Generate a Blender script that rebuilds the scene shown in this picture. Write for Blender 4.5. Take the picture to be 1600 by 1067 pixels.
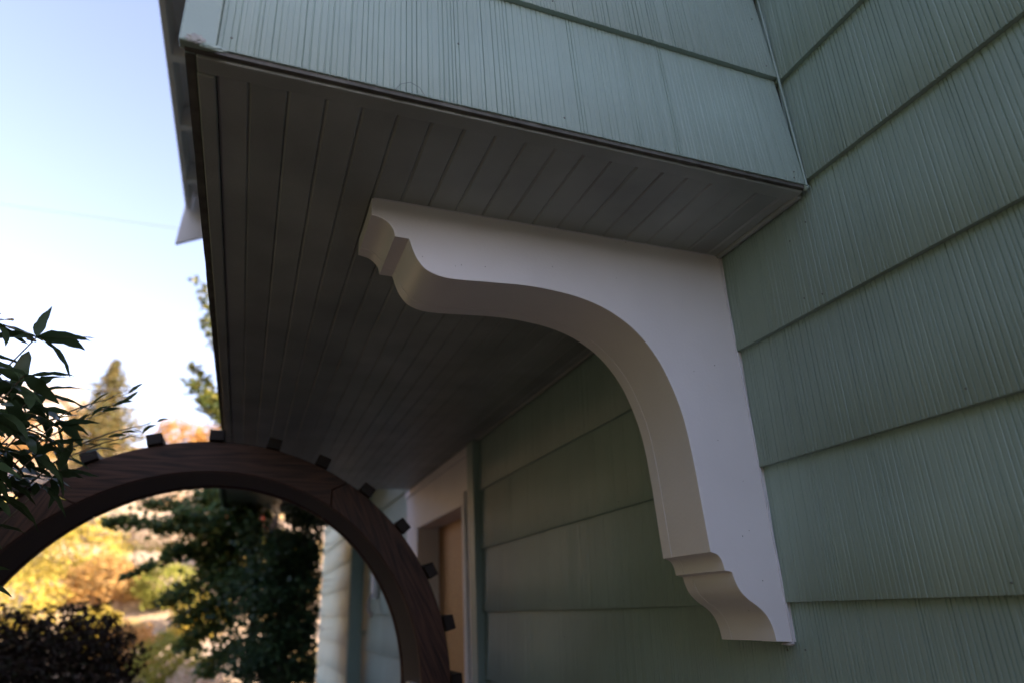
import bpy, bmesh, math, random
import numpy as np
from mathutils import Vector, Matrix, noise
from mathutils.geometry import tessellate_polygon
from math import sin, cos, pi, radians, hypot, atan2

for o in list(bpy.data.objects):
    bpy.data.objects.remove(o)
scene = bpy.context.scene
COL = scene.collection

# ------------------------------------------------------------------ camera
D = 1.15            # metres from the lens to the house wall
EYE = 1.5           # lens height
YAW, PITCH, ROLL, FPX = 0.38992011, 0.38588255, -0.05388973, 1010.65
fw = Vector((sin(YAW)*cos(PITCH), cos(YAW)*cos(PITCH), sin(PITCH)))
r0 = Vector((cos(YAW), -sin(YAW), 0)); u0 = r0.cross(fw)
rt = r0*cos(ROLL) + u0*sin(ROLL); up = -r0*sin(ROLL) + u0*cos(ROLL)
cam_data = bpy.data.cameras.new('camera'); cam = bpy.data.objects.new('camera', cam_data); COL.objects.link(cam)
cam.matrix_world = Matrix(((rt.x, up.x, -fw.x, 0), (rt.y, up.y, -fw.y, 0), (rt.z, up.z, -fw.z, EYE), (0, 0, 0, 1)))
cam_data.sensor_width = 36; cam_data.lens = 36*FPX/1600
cam_data.clip_start = 0.02; cam_data.clip_end = 2000
cam_data.dof.use_dof = True; cam_data.dof.focus_distance = 1.42; cam_data.dof.aperture_fstop = 1.8
scene.camera = cam

# ------------------------------------------------------------------ sky, sun, exposure
SUN_EL = radians(22); SUN_DIR = Vector((0.86, -0.51, 0)).normalized()      # horizontal direction towards the sun
world = bpy.data.worlds.new('World'); scene.world = world; world.use_nodes = True
wn = world.node_tree; bgn = wn.nodes['Background']
sky = wn.nodes.new('ShaderNodeTexSky'); sky.sky_type = 'NISHITA'; sky.sun_disc = False
sky.sun_elevation = SUN_EL; sky.sun_rotation = atan2(SUN_DIR.x, SUN_DIR.y); sky.dust_density = 1.4; sky.altitude = 600; sky.air_density = 1.0; sky.ozone_density = 1.0
tint = wn.nodes.new('ShaderNodeMix'); tint.data_type = 'RGBA'; tint.blend_type = 'MULTIPLY'; tint.inputs['Factor'].default_value = 1.0
tint.inputs['B'].default_value = (1.36, 1.04, 1.0, 1)      # the camera's warm white balance, the same over the whole sky
wn.links.new(sky.outputs[0], tint.inputs['A']); wn.links.new(tint.outputs['Result'], bgn.inputs['Color']); bgn.inputs['Strength'].default_value = 0.15
sl = bpy.data.lights.new('sun', 'SUN'); sl.energy = 5.0; sl.angle = radians(0.5); sl.color = (1.0, 0.88, 0.70)
sun = bpy.data.objects.new('sun', sl); COL.objects.link(sun)
sd = Vector((SUN_DIR.x*cos(SUN_EL), SUN_DIR.y*cos(SUN_EL), sin(SUN_EL)))
sun.rotation_euler = sd.to_track_quat('Z', 'Y').to_euler(); sun.location = sd*40
scene.view_settings.view_transform = 'Standard'; scene.view_settings.look = 'None'
scene.view_settings.gamma = 1; scene.view_settings.use_curve_mapping = False
scene.view_settings.exposure = 1.92
scene.render.engine = 'CYCLES'
scene.cycles.max_bounces = 6; scene.cycles.diffuse_bounces = 3; scene.cycles.glossy_bounces = 2; scene.cycles.transmission_bounces = 3

# ------------------------------------------------------------------ helpers
rng = random.Random(7)
def W(x, y, z): return Vector((x*D, y*D, z*D + EYE))

def mat(name, base, rough=0.5, var=0.12, vscale=6.0, bump=0.0, bscale=200.0, spec=0.5, stretch=(1, 1, 1), extra=None, objvar=0.0):
    m = bpy.data.materials.new(name); m.use_nodes = True
    nt = m.node_tree; b = nt.nodes['Principled BSDF']
    b.inputs['Roughness'].default_value = rough; b.inputs['Specular IOR Level'].default_value = spec
    tc = nt.nodes.new('ShaderNodeTexCoord'); mp = nt.nodes.new('ShaderNodeMapping'); mp.inputs['Scale'].default_value = stretch
    nt.links.new(tc.outputs['Object'], mp.inputs['Vector'])
    n = nt.nodes.new('ShaderNodeTexNoise'); n.inputs['Scale'].default_value = vscale; n.inputs['Detail'].default_value = 6
    nt.links.new(mp.outputs[0], n.inputs['Vector'])
    cr = nt.nodes.new('ShaderNodeValToRGB')
    cr.color_ramp.elements[0].position = 0.3; cr.color_ramp.elements[1].position = 0.7
    cr.color_ramp.elements[0].color = (*[c*(1-var) for c in base], 1); cr.color_ramp.elements[1].color = (*[min(1, c*(1+var)) for c in base], 1)
    nt.links.new(n.outputs['Fac'], cr.inputs['Fac']); nt.links.new(cr.outputs['Color'], b.inputs['Base Color'])
    if bump:
        n2 = nt.nodes.new('ShaderNodeTexNoise'); n2.inputs['Scale'].default_value = bscale; n2.inputs['Detail'].default_value = 4
        nt.links.new(mp.outputs[0], n2.inputs['Vector'])
        bp = nt.nodes.new('ShaderNodeBump'); bp.inputs['Strength'].default_value = bump; bp.inputs['Distance'].default_value = 0.002
        nt.links.new(n2.outputs['Fac'], bp.inputs['Height']); nt.links.new(bp.outputs['Normal'], b.inputs['Normal'])
    if extra: extra(nt, b, cr, mp)
    if objvar:          # each board or shake was painted and weathered a little differently
        src = b.inputs['Base Color'].links[0].from_socket
        oi = nt.nodes.new('ShaderNodeObjectInfo'); mr = nt.nodes.new('ShaderNodeMapRange')
        mr.inputs['To Min'].default_value = 1 - objvar; mr.inputs['To Max'].default_value = 1 + objvar
        nt.links.new(oi.outputs['Random'], mr.inputs['Value'])
        vm = nt.nodes.new('ShaderNodeVectorMath'); vm.operation = 'SCALE'
        nt.links.new(src, vm.inputs[0]); nt.links.new(mr.outputs[0], vm.inputs['Scale']); nt.links.new(vm.outputs[0], b.inputs['Base Color'])
    return m

def specks(colour, scale, thr):
    """sparse dirt specks and small stains over a painted surface"""
    def f(nt, b, cr, mp):
        v = nt.nodes.new('ShaderNodeTexVoronoi'); v.inputs['Scale'].default_value = scale
        tc = nt.nodes.new('ShaderNodeTexCoord'); nt.links.new(tc.outputs['Object'], v.inputs['Vector'])
        lt = nt.nodes.new('ShaderNodeMath'); lt.operation = 'LESS_THAN'; lt.inputs[1].default_value = thr
        nt.links.new(v.outputs['Distance'], lt.inputs[0])
        n = nt.nodes.new('ShaderNodeTexNoise'); n.inputs['Scale'].default_value = scale*0.23
        nt.links.new(tc.outputs['Object'], n.inputs['Vector'])
        gt = nt.nodes.new('ShaderNodeMath'); gt.operation = 'GREATER_THAN'; gt.inputs[1].default_value = 0.6
        nt.links.new(n.outputs['Fac'], gt.inputs[0])
        mu = nt.nodes.new('ShaderNodeMath'); mu.operation = 'MULTIPLY'; nt.links.new(lt.outputs[0], mu.inputs[0]); nt.links.new(gt.outputs[0], mu.inputs[1])
        mx = nt.nodes.new('ShaderNodeMix'); mx.data_type = 'RGBA'
        nt.links.new(mu.outputs[0], mx.inputs['Factor']); nt.links.new(cr.outputs['Color'], mx.inputs['A']); mx.inputs['B'].default_value = (*colour, 1)
        nt.links.new(mx.outputs['Result'], b.inputs['Base Color'])
    return f

def wood(name, dark, light, rough, scale=1.0, spec=0.5):
    m = bpy.data.materials.new(name); m.use_nodes = True
    nt = m.node_tree; b = nt.nodes['Principled BSDF']; b.inputs['Roughness'].default_value = rough; b.inputs['Specular IOR Level'].default_value = spec
    tc = nt.nodes.new('ShaderNodeTexCoord')
    mp = nt.nodes.new('ShaderNodeMapping'); mp.inputs['Scale'].default_value = (0.55*scale, 9*scale, 9*scale); mp.inputs['Location'].default_value = (0.2, 0.1, 0.37)
    nt.links.new(tc.outputs['Object'], mp.inputs['Vector'])
    n1 = nt.nodes.new('ShaderNodeTexNoise'); n1.inputs['Scale'].default_value = 1.6; n1.inputs['Detail'].default_value = 2
    nt.links.new(mp.outputs[0], n1.inputs['Vector'])
    ml = nt.nodes.new('ShaderNodeMath'); ml.operation = 'MULTIPLY'; ml.inputs[1].default_value = 15
    nt.links.new(n1.outputs['Fac'], ml.inputs[0])
    fr = nt.nodes.new('ShaderNodeMath'); fr.operation = 'PINGPONG'; fr.inputs[1].default_value = 0.5
    nt.links.new(ml.outputs[0], fr.inputs[0])
    mp2 = nt.nodes.new('ShaderNodeMapping'); mp2.inputs['Scale'].default_value = (6*scale, 160*scale, 160*scale)
    nt.links.new(tc.outputs['Object'], mp2.inputs['Vector'])
    n2 = nt.nodes.new('ShaderNodeTexNoise'); n2.inputs['Scale'].default_value = 1.5; n2.inputs['Detail'].default_value = 4
    nt.links.new(mp2.outputs[0], n2.inputs['Vector'])
    ad = nt.nodes.new('ShaderNodeMath'); ad.operation = 'MULTIPLY_ADD'; ad.inputs[1].default_value = 0.9
    nt.links.new(fr.outputs[0], ad.inputs[0]); nt.links.new(n2.outputs['Fac'], ad.inputs[2])
    cr = nt.nodes.new('ShaderNodeValToRGB'); cr.color_ramp.elements[0].position = 0.42; cr.color_ramp.elements[1].position = 0.95
    cr.color_ramp.elements[0].color = (*dark, 1); cr.color_ramp.elements[1].color = (*light, 1)
    nt.links.new(ad.outputs[0], cr.inputs['Fac']); nt.links.new(cr.outputs['Color'], b.inputs['Base Color'])
    bp = nt.nodes.new('ShaderNodeBump'); bp.inputs['Strength'].default_value = 0.35; bp.inputs['Distance'].default_value = 0.0015
    nt.links.new(ad.outputs[0], bp.inputs['Height']); nt.links.new(bp.outputs['Normal'], b.inputs['Normal'])
    return m

def leafmat(name, cols, rough=0.45, trans=0.3):
    m = bpy.data.materials.new(name); m.use_nodes = True
    nt = m.node_tree; b = nt.nodes['Principled BSDF']; b.inputs['Roughness'].default_value = rough; b.inputs['Specular IOR Level'].default_value = 0.3
    g = nt.nodes.new('ShaderNodeNewGeometry'); cr = nt.nodes.new('ShaderNodeValToRGB')
    for i in range(len(cols)-2): cr.color_ramp.elements.new(0.5)
    for i, c in enumerate(cols):
        cr.color_ramp.elements[i].position = i/(len(cols)-1); cr.color_ramp.elements[i].color = (*c, 1)
    nt.links.new(g.outputs['Random Per Island'], cr.inputs['Fac']); nt.links.new(cr.outputs['Color'], b.inputs['Base Color'])
    t = nt.nodes.new('ShaderNodeBsdfTranslucent'); nt.links.new(cr.outputs['Color'], t.inputs['Color'])
    ms = nt.nodes.new('ShaderNodeMixShader'); ms.inputs[0].default_value = trans
    out = nt.nodes['Material Output']
    nt.links.new(b.outputs[0], ms.inputs[1]); nt.links.new(t.outputs[0], ms.inputs[2]); nt.links.new(ms.outputs[0], out.inputs['Surface'])
    return m

def link(name, me, parent=None, m=None):
    o = bpy.data.objects.new(name, me); COL.objects.link(o)
    if m and not me.materials: me.materials.append(m)
    if parent is not None: o.parent = parent; o.matrix_parent_inverse = Matrix.Translation(-parent_world(parent))
    return o
def parent_world(p):
    v = Vector((0, 0, 0))
    while p is not None:
        v += p.location
        if p.parent is not None: v += p.matrix_parent_inverse.translation
        p = p.parent
    return v
def from_bm(name, bm, parent=None, m=None, smooth=None):
    me = bpy.data.meshes.new(name); bm.normal_update(); bm.to_mesh(me); bm.free()
    if smooth is not None:
        for p in me.polygons: p.use_smooth = True
        me.set_sharp_from_angle(angle=radians(smooth))
    return link(name, me, parent, m)
def empty(name, loc, label, cat, group=None):
    o = bpy.data.objects.new(name, None); COL.objects.link(o); o.location = loc; o.empty_display_size = 0.2
    return tag(o, label, cat, group)
def tag(o, label=None, cat=None, group=None, kind=None):
    if label: o['label'] = label
    if cat: o['category'] = cat
    if group: o['group'] = group
    if kind: o['kind'] = kind
    return o
def bbox(bm, a, b, bev=0.0):
    a, b = Vector(a), Vector(b)
    r = bmesh.ops.create_cube(bm, size=1.0)
    s = b - a; c = (a + b)/2
    for v in r['verts']: v.co = Vector((v.co.x*s.x + c.x, v.co.y*s.y + c.y, v.co.z*s.z + c.z))
    if bev:
        es = list({e for v in r['verts'] for e in v.link_edges})
        bmesh.ops.bevel(bm, geom=es, offset=bev, segments=2, affect='EDGES', profile=0.5)
def box(name, a, b, parent, m, bev=0.002):
    bm = bmesh.new(); bbox(bm, a, b, bev); return from_bm(name, bm, parent, m)
def tube_bm(bm, pts, rad, n=6):
    pts = [Vector(p) for p in pts]; rings = []
    if not isinstance(rad, (list, tuple)): rad = [rad]*len(pts)
    t0 = None
    for i, p in enumerate(pts):
        t = (pts[min(i+1, len(pts)-1)] - pts[max(i-1, 0)]).normalized()
        ref = Vector((0, 0, 1)) if abs(t.z) < 0.9 else Vector((1, 0, 0))
        if t0 is not None: ref = t0
        a = t.cross(ref).normalized(); t0 = a.cross(t).normalized(); b = t0
        rings.append([bm.verts.new(p + (a*cos(2*pi*k/n) + b*sin(2*pi*k/n))*rad[i]) for k in range(n)])
    for r1, r2 in zip(rings, rings[1:]):
        for k in range(n): bm.faces.new((r1[k], r1[(k+1) % n], r2[(k+1) % n], r2[k]))
    bm.faces.new(rings[0]); bm.faces.new(list(reversed(rings[-1])))
def tube(name, pts, rad, parent, m, n=6):
    bm = bmesh.new(); tube_bm(bm, pts, rad, n); return from_bm(name, bm, parent, m, 50)

# ------------------------------------------------------------------ materials
M_SAGE = mat('sage_paint', (0.318, 0.428, 0.396), 0.50, 0.08, 3.0, 0.25, 260, objvar=0.05, extra=specks((0.10, 0.115, 0.10), 9.0, 0.02))
M_SAGE_TRIM = mat('sage_trim_paint', (0.322, 0.432, 0.402), 0.38, 0.05, 5.0, 0.2, 180)
M_BACK = mat('sheathing_dark', (0.05, 0.055, 0.05), 0.8)
M_WHITE = mat('white_paint', (0.86, 0.84, 0.86), 0.42, 0.03, 5.0, 0.22, 130, extra=specks((0.36, 0.33, 0.31), 24, 0.035))
M_CAULK = mat('caulk', (0.66, 0.66, 0.72), 0.35, 0.1, 30)
M_SOFFIT = mat('soffit_paint', (0.322, 0.356, 0.346), 0.48, 0.18, 5.0, 0.3, 150, objvar=0.09, extra=specks((0.17, 0.15, 0.13), 16, 0.03))
M_PINK = mat('eave_paint', (0.88, 0.82, 0.78), 0.55, 0.06, 4.0)
M_ROOF = mat('roof_shingle', (0.10, 0.09, 0.085), 0.9, 0.3, 20)
M_GATE = wood('stained_gate_wood', (0.012, 0.0052, 0.0036), (0.092, 0.041, 0.027), 0.5, spec=0.3)
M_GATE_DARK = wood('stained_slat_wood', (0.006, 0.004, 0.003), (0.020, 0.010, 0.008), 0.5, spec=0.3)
M_DOOR = wood('door_veneer', (0.40, 0.18, 0.045), (0.58, 0.30, 0.085), 0.4, 0.6)
M_METAL = mat('galvanised_metal', (0.42, 0.41, 0.40), 0.35, 0.1, 40)
M_METAL.node_tree.nodes['Principled BSDF'].inputs['Metallic'].default_value = 0.8
M_BARK = mat('bark', (0.09, 0.065, 0.045), 0.9, 0.35, 14, 0.8, 40, stretch=(1, 1, 0.25))
M_STEM = mat('shrub_stem', (0.10, 0.075, 0.045), 0.6, 0.3, 30)
M_CABLE = mat('cable_rubber', (0.10, 0.10, 0.11), 0.6)
M_FARWALL = mat('far_white_siding', (0.78, 0.76, 0.73), 0.6, 0.04)
M_GLASS = mat('window_glass', (0.05, 0.06, 0.07), 0.08, 0.05)

# ------------------------------------------------------------------ ground and hill
def hill(x, y):
    t = max(0.0, y - 15.0)
    h = 0.50*t*t/(t + 2.5)
    if h > 10: h = 10 + 4*math.tanh((h-10)/9)
    h += min(1, t/6)*(0.5*noise.noise(Vector((x*0.13, y*0.13, 0))) + 0.16*noise.noise(Vector((x*0.5, y*0.5, 3))))
    return h
def make_ground():
    xs = np.unique(np.concatenate([np.linspace(-400, -40, 10), np.linspace(-40, 24, 97), np.linspace(24, 400, 12)]))
    ys = np.unique(np.concatenate([np.linspace(-300, -12, 8), np.linspace(-12, 10, 12), np.linspace(10, 52, 85), np.linspace(52, 600, 24)]))
    V = [(x, y, hill(x, y)) for y in ys for x in xs]; nx = len(xs)
    F = [(j*nx+i, j*nx+i+1, (j+1)*nx+i+1, (j+1)*nx+i) for j in range(len(ys)-1) for i in range(nx-1)]
    me = bpy.data.meshes.new('ground'); me.from_pydata(V, [], F)
    for p in me.polygons: p.use_smooth = True
    m = bpy.data.materials.new('garden_soil_and_dry_grass'); m.use_nodes = True
    nt = m.node_tree; b = nt.nodes['Principled BSDF']; b.inputs['Roughness'].default_value = 0.95; b.inputs['Specular IOR Level'].default_value = 0.1
    tc = nt.nodes.new('ShaderNodeTexCoord')
    def ns(s, d=6):
        n = nt.nodes.new('ShaderNodeTexNoise'); n.inputs['Scale'].default_value = s; n.inputs['Detail'].default_value = d
        nt.links.new(tc.outputs['Object'], n.inputs['Vector']); return n
    def ramp(n, els):
        c = nt.nodes.new('ShaderNodeValToRGB')
        for _ in range(len(els)-2): c.color_ramp.elements.new(0.5)
        for e, (p, col) in zip(c.color_ramp.elements, els): e.position = p; e.color = (*col, 1)
        nt.links.new(n.outputs['Fac'], c.inputs['Fac']); return c
    dry = ramp(ns(0.55, 8), [(0.30, (0.17, 0.16, 0.05)), (0.42, (0.38, 0.25, 0.11)), (0.52, (0.45, 0.33, 0.23)), (0.66, (0.52, 0.40, 0.32))])
    soil = ramp(ns(9), [(0.3, (0.03, 0.023, 0.016)), (0.7, (0.08, 0.06, 0.042))])
    sep = nt.nodes.new('ShaderNodeSeparateXYZ'); nt.links.new(tc.outputs['Object'], sep.inputs[0])
    mr = nt.nodes.new('ShaderNodeMapRange'); mr.inputs['From Min'].default_value = 12; mr.inputs['From Max'].default_value = 15.5
    nt.links.new(sep.outputs['Y'], mr.inputs['Value'])
    mx = nt.nodes.new('ShaderNodeMix'); mx.data_type = 'RGBA'
    nt.links.new(mr.outputs[0], mx.inputs['Factor']); nt.links.new(soil.outputs[0], mx.inputs['A']); nt.links.new(dry.outputs[0], mx.inputs['B'])
    nt.links.new(mx.outputs['Result'], b.inputs['Base Color'])
    bp = nt.nodes.new('ShaderNodeBump'); bp.inputs['Strength'].default_value = 0.8; bp.inputs['Distance'].default_value = 0.08
    n = ns(6); nt.links.new(n.outputs['Fac'], bp.inputs['Height']); nt.links.new(bp.outputs['Normal'], b.inputs['Normal'])
    o = link('ground', me, None, m); o['kind'] = 'structure'
make_ground()
M_BOUNCE_PATH = mat('bounce_path_warm', (0.15, 0.082, 0.07), 0.85, 0.2, 5, 0.5, 120)  # reddened so its bounced light warms the bracket underside
po = box('bounce_path', (-0.75, -8, -0.05), (1.10, 11.0, 0.03), None, M_BOUNCE_PATH, 0.01); po['kind'] = 'structure'  # unseen walkway added beside the wall to bounce light upward

# ------------------------------------------------------------------ house
XW = D                    # wall face (shingle butts)
Y0 = 0.80*D               # near face of the overhang
XJ = -0.153*D             # outer face of the overhang
ZS = EYE + 0.757*D        # underside of the soffit boards
Y1 = 4.36*D               # far end of the overhang
YN = -0.5                 # unseen house end behind the camera, placed to let sky light in
YF = 11.35                # far corner of the house
house = empty('house', (4.0, 3.0, 0), 'sage green shingled house with overhanging upper storey and white scroll bracket', 'house')

wall_bm = bmesh.new()
bbox(wall_bm, (XW+0.024, YN, 0), (XW+7.5, 3.50, 5.2)); bbox(wall_bm, (XW+0.024, 5.16, 0), (XW+7.5, YF, 5.2))
bbox(wall_bm, (XW+0.35, 3.50, 0), (XW+7.5, 5.16, 5.2))
wall = from_bm('wall', wall_bm, house, M_BACK)

def groove_profile(L, r, step=(0.0038, 0.0100), phase=0.0):
    """list of (u, depth) across one grooved shake; depth < 0 is cut into the face"""
    pts = [(0.0, 0.0)]; u = r.uniform(0.002, 0.006)
    while u < L - 0.008:
        amp = 0.70 + 0.65*max(0, min(1, 0.5 + 1.1*noise.noise(Vector((u*3.1 + phase, phase*1.7, 0)))))
        wd = r.uniform(0.0022, 0.0044); dp = r.uniform(0.0010, 0.0027)*amp
        tilt = r.uniform(-0.0002, 0.0002)
        pts += [(u - 0.0006, tilt), (u, tilt), (u + wd*0.32, -dp), (u + wd*0.62, -dp*0.9), (u + wd, -tilt*0.5), (u + wd + 0.0006, -tilt*0.5)]
        u += wd + r.uniform(*step)
    pts.append((L, 0.0)); return pts
def shingle_mesh(L, H, seed, fine=True, lap=0.022, butt=0.0160, tilt=0.0145):
    """a shake lying in local XZ, outward = -Y; bottom edge at z = 0, thicker at the butt"""
    r = random.Random(seed)
    prof = groove_profile(L, r, phase=seed*0.37) if fine else [(0, 0), (L, 0)]
    bm = bmesh.new(); rows = []
    wob = [0.0002*noise.noise(Vector((u*9, seed*3.3, 0))) for u, d in prof]
    zs = [0.0, 0.0016, H*0.5, H + lap]
    for j, z in enumerate(zs):
        row = []
        for (u, d), w in zip(prof, wob):
            off = tilt*z/(H + lap)
            dd = -d + off + (0.0010 if j == 0 else 0)
            row.append(bm.verts.new((u, dd, z + (w if j == 0 else 0))))
        rows.append(row)
    back = [bm.verts.new((u, butt, w)) for (u, d), w in zip(prof, wob)]
    n = len(prof)
    for a, b in zip(rows, rows[1:]):
        for i in range(n-1): bm.faces.new((a[i], a[i+1], b[i+1], b[i]))
    for i in range(n-1): bm.faces.new((back[i], back[i+1], rows[0][i+1], rows[0][i]))
    bt = [bm.verts.new((0, butt, H+lap)), bm.verts.new((L, butt, H+lap))]
    bm.faces.new([back[0]] + [rw[0] for rw in rows] + [bt[0]]); bm.faces.new([bt[1]] + [rw[-1] for rw in reversed(rows)] + [back[-1]])
    me = bpy.data.meshes.new('shingle'); bm.normal_update(); bm.to_mesh(me); bm.free()
    for p in me.polygons: p.use_smooth = True
    me.set_sharp_from_angle(angle=radians(48))
    me.materials.append(M_SAGE); return me
ROT_W = -pi/2    # local +X runs towards -Y, local -Y (the face) towards -X
EXPO = 0.3062
ZC = [EYE - 0.025 + EXPO*k for k in range(-3, 10)]
def put_wall_shingle(parent, ya, yb, z, H, seed, fine):
    """shake on the x = XW wall covering ya..yb (ya nearer)"""
    o = link('shingle', shingle_mesh(yb-ya, H, seed, fine, **({} if fine else dict(butt=0.020, tilt=0.018))), parent)
    o.rotation_euler = (0, 0, ROT_W); o.location = (XW, yb, z)
    return o
seam = {0: 1.255, -1: 1.255, 2: 0.983, 1: 1.33, 3: 0.95, 4: 1.02}
GAP = 0.0014; LP = 1.22
nail_spots = []
for i, z in enumerate(ZC):
    k = i - 3
    s0 = {-1: 1.255, 0: 1.36, 1: 1.33, 2: 0.983, 3: 1.02, 4: 0.96}.get(k, 0.7 + 0.31*((k*7) % 5))
    ya = s0 - LP*math.ceil((s0 + 0.15)/LP)
    while ya < YF - 0.02:
        yb = min(ya + LP, YF)
        for lo, hi in ((-0.9, 3.40), (5.16, YF)):
            a, b = max(ya, lo), min(yb, hi)
            if b - a < 0.05: continue
            if z + 0.1 > ZS and Y0 + 0.02 < a and b < Y1: continue
            H = EXPO
            if z < ZS < z + EXPO + 0.03 and a > Y0 - 0.3: H = min(EXPO, 10)
            put_wall_shingle(wall, a + GAP/2, b - GAP/2, z + rng.uniform(-0.0012, 0.0012), H, 100*i + int(ya*10) + 7, a < 5)
            if a < 2.2:
                for yy, zz in ((a+0.02, 0.03), (b-0.025, 0.028), (a+0.03, 0.20), (b-0.03, 0.215), ((a+b)/2, 0.026)):
                    nail_spots.append((yy + rng.uniform(-.006, .006), z + zz + rng.uniform(-.008, .008), 0.0145*zz/0.33))
        ya += LP
# round nail heads standing a hair proud of the paint
nm = bmesh.new(); bmesh.ops.create_cone(nm, cap_ends=True, segments=8, radius1=0.0024, radius2=0.0018, depth=0.0016)
nme = bpy.data.meshes.new('nail_head'); nm.to_mesh(nme); nm.free(); nme.materials.append(mat('rust_stained_nail', (0.16, 0.18, 0.165), 0.6))
for yy, zz, off in nail_spots:
    o = link('nail_head', nme, wall); o.location = (XW + off - 0.0006, yy, zz); o.rotation_euler = (0, -pi/2, 0)

# the overhanging upper storey ("overhang")
ob = bmesh.new(); bbox(ob, (XJ+0.022, Y0+0.020, ZS+0.022), (XW+0.03, Y1, EYE+2.5*D))
over = from_bm('overhang', ob, house, M_BACK)
zA = EYE + 1.050*D; zB = EYE + 0.766*D
XC = -0.108*D
front_rows = [(zB, zA - zB)] + [(zA + EXPO*k, EXPO) for k in range(5)]
for j, (z, H) in enumerate(front_rows):
    cuts = [XC + 0.001, XW - 0.002] if j == 0 else [XC + 0.001, XC + 0.001 + (0.9 if j % 2 else 0.35), XW - 0.002]
    for a, b in zip(cuts, cuts[1:]):
        o = link('shingle', shingle_mesh(b - a - GAP, H, 900 + 10*j + int(a*10), True), over); o.location = (a, Y0, z)
    for xx, zz in ((XC+0.02, 0.03), (XW-0.03, 0.03), (XW-0.035, 0.012) if j == 0 else (XW-0.03, 0.2), (0.30, 0.16), (0.52, 0.028)):
        o = link('nail_head', nme, over); o.location = (xx, Y0 + 0.0145*zz/0.33 - 0.0006, z + zz); o.rotation_euler = (pi/2, 0, 0)
# side shakes: only their ragged lower edges are seen from below
yy = Y0 + 0.02
while yy < Y1 - 0.05:
    yb = min(yy + 1.22, Y1)
    for j in range(5):
        o = link('shingle', shingle_mesh(yb-yy-GAP, EXPO, 1300 + int(yy*10), True), over)
        o.rotation_euler = (0, 0, ROT_W); o.location = (XJ + 0.003, yb - GAP, zB - 0.004 + EXPO*j)
    yy = yb
# outer corner board with a chewed lower end
cb = bmesh.new(); bbox(cb, (XJ - 0.004, Y0 - 0.010, ZS + 0.003), (XC, Y0 + 0.013, EYE + 2.5*D), 0.003)
from_bm('corner_board', cb, over, M_SAGE_TRIM)
fb = bmesh.new(); bmesh.ops.create_icosphere(fb, subdivisions=4, radius=1)
for v in fb.verts:
    k = 1 + 0.35*noise.noise(v.co*2.3) + 0.2*noise.noise(v.co*6 + Vector((3, 1, 0)))
    v.co = Vector((v.co.x*0.015*k, v.co.y*0.0035*k, v.co.z*0.009*k)) + Vector((XJ + 0.020, Y0 - 0.0095, EYE + 0.766*D))
from_bm('wood_filler', fb, over, mat('weathered_filler', (0.36, 0.385, 0.38), 0.8, 0.3, 60), 60)
fb = bmesh.new(); bmesh.ops.create_icosphere(fb, subdivisions=3, radius=1)
for v in fb.verts:
    k = 1 + 0.4*noise.noise(v.co*2.7 + Vector((9, 1, 0)))
    v.co = Vector((v.co.x*0.020*k, v.co.y*0.005*k, v.co.z*0.005*k)) + Vector((XJ + 0.048, Y0 - 0.006, EYE + 0.7585*D))
from_bm('wood_filler', fb, over, M_SAGE_TRIM, 60)
# soffit perimeter trim and its drip lip
M_LIP = mat('soffit_edge', (0.11, 0.11, 0.10), 0.8, 0.35, 25, 0.6, 90)
def ragged_strip(name, p0, p1, w, h, m, seed, amp=0.0016):
    """a thin board between two points with a slightly uneven lower edge"""
    p0, p1 = Vector(p0), Vector(p1); n = 60; t = (p1-p0); L = t.length; t.normalize(); s = Vector((-t.y, t.x, 0))
    bm = bmesh.new(); rows = []
    for i in range(n+1):
        c = p0 + t*(L*i/n); a = amp*noise.noise(Vector((i*0.6, seed, 0))); b_ = amp*noise.noise(Vector((i*0.9, seed + 7, 0)))
        rows.append([bm.verts.new(c + s*(d*w/2 + (a if d > 0 else b_)) + Vector((0, 0, zz + (b_ if zz == 0 else 0)))) for d, zz in ((-1, 0), (1, 0), (1, h), (-1, h))])
    for r1, r2 in zip(rows, rows[1:]):
        for k in range(4): bm.faces.new((r1[k], r2[k], r2[(k+1) % 4], r1[(k+1) % 4]))
    bm.faces.new(rows[0]); bm.faces.new(list(reversed(rows[-1])))
    return from_bm(name, bm, over, m)
ragged_strip('drip_edge', (XJ+0.004, Y0+0.0092, ZS+0.0015), (XW+0.004, Y0+0.0092, ZS+0.0015), 0.009, 0.020, M_LIP, 3)
ragged_strip('drip_edge', (XJ+0.011, Y0+0.022, ZS+0.0025), (XJ+0.011, Y1, ZS+0.0025), 0.015, 0.018, M_LIP, 11)
box('soffit_trim', (XJ+0.021, Y0+0.0150, ZS-0.003), (XW-0.002, Y0+0.052, ZS+0.016), over, M_SOFFIT, 0.003)
box('soffit_trim', (XJ+0.021, Y0+0.053, ZS-0.006), (XJ+0.050, Y1-0.002, ZS+0.016), over, M_SOFFIT, 0.003)
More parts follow.
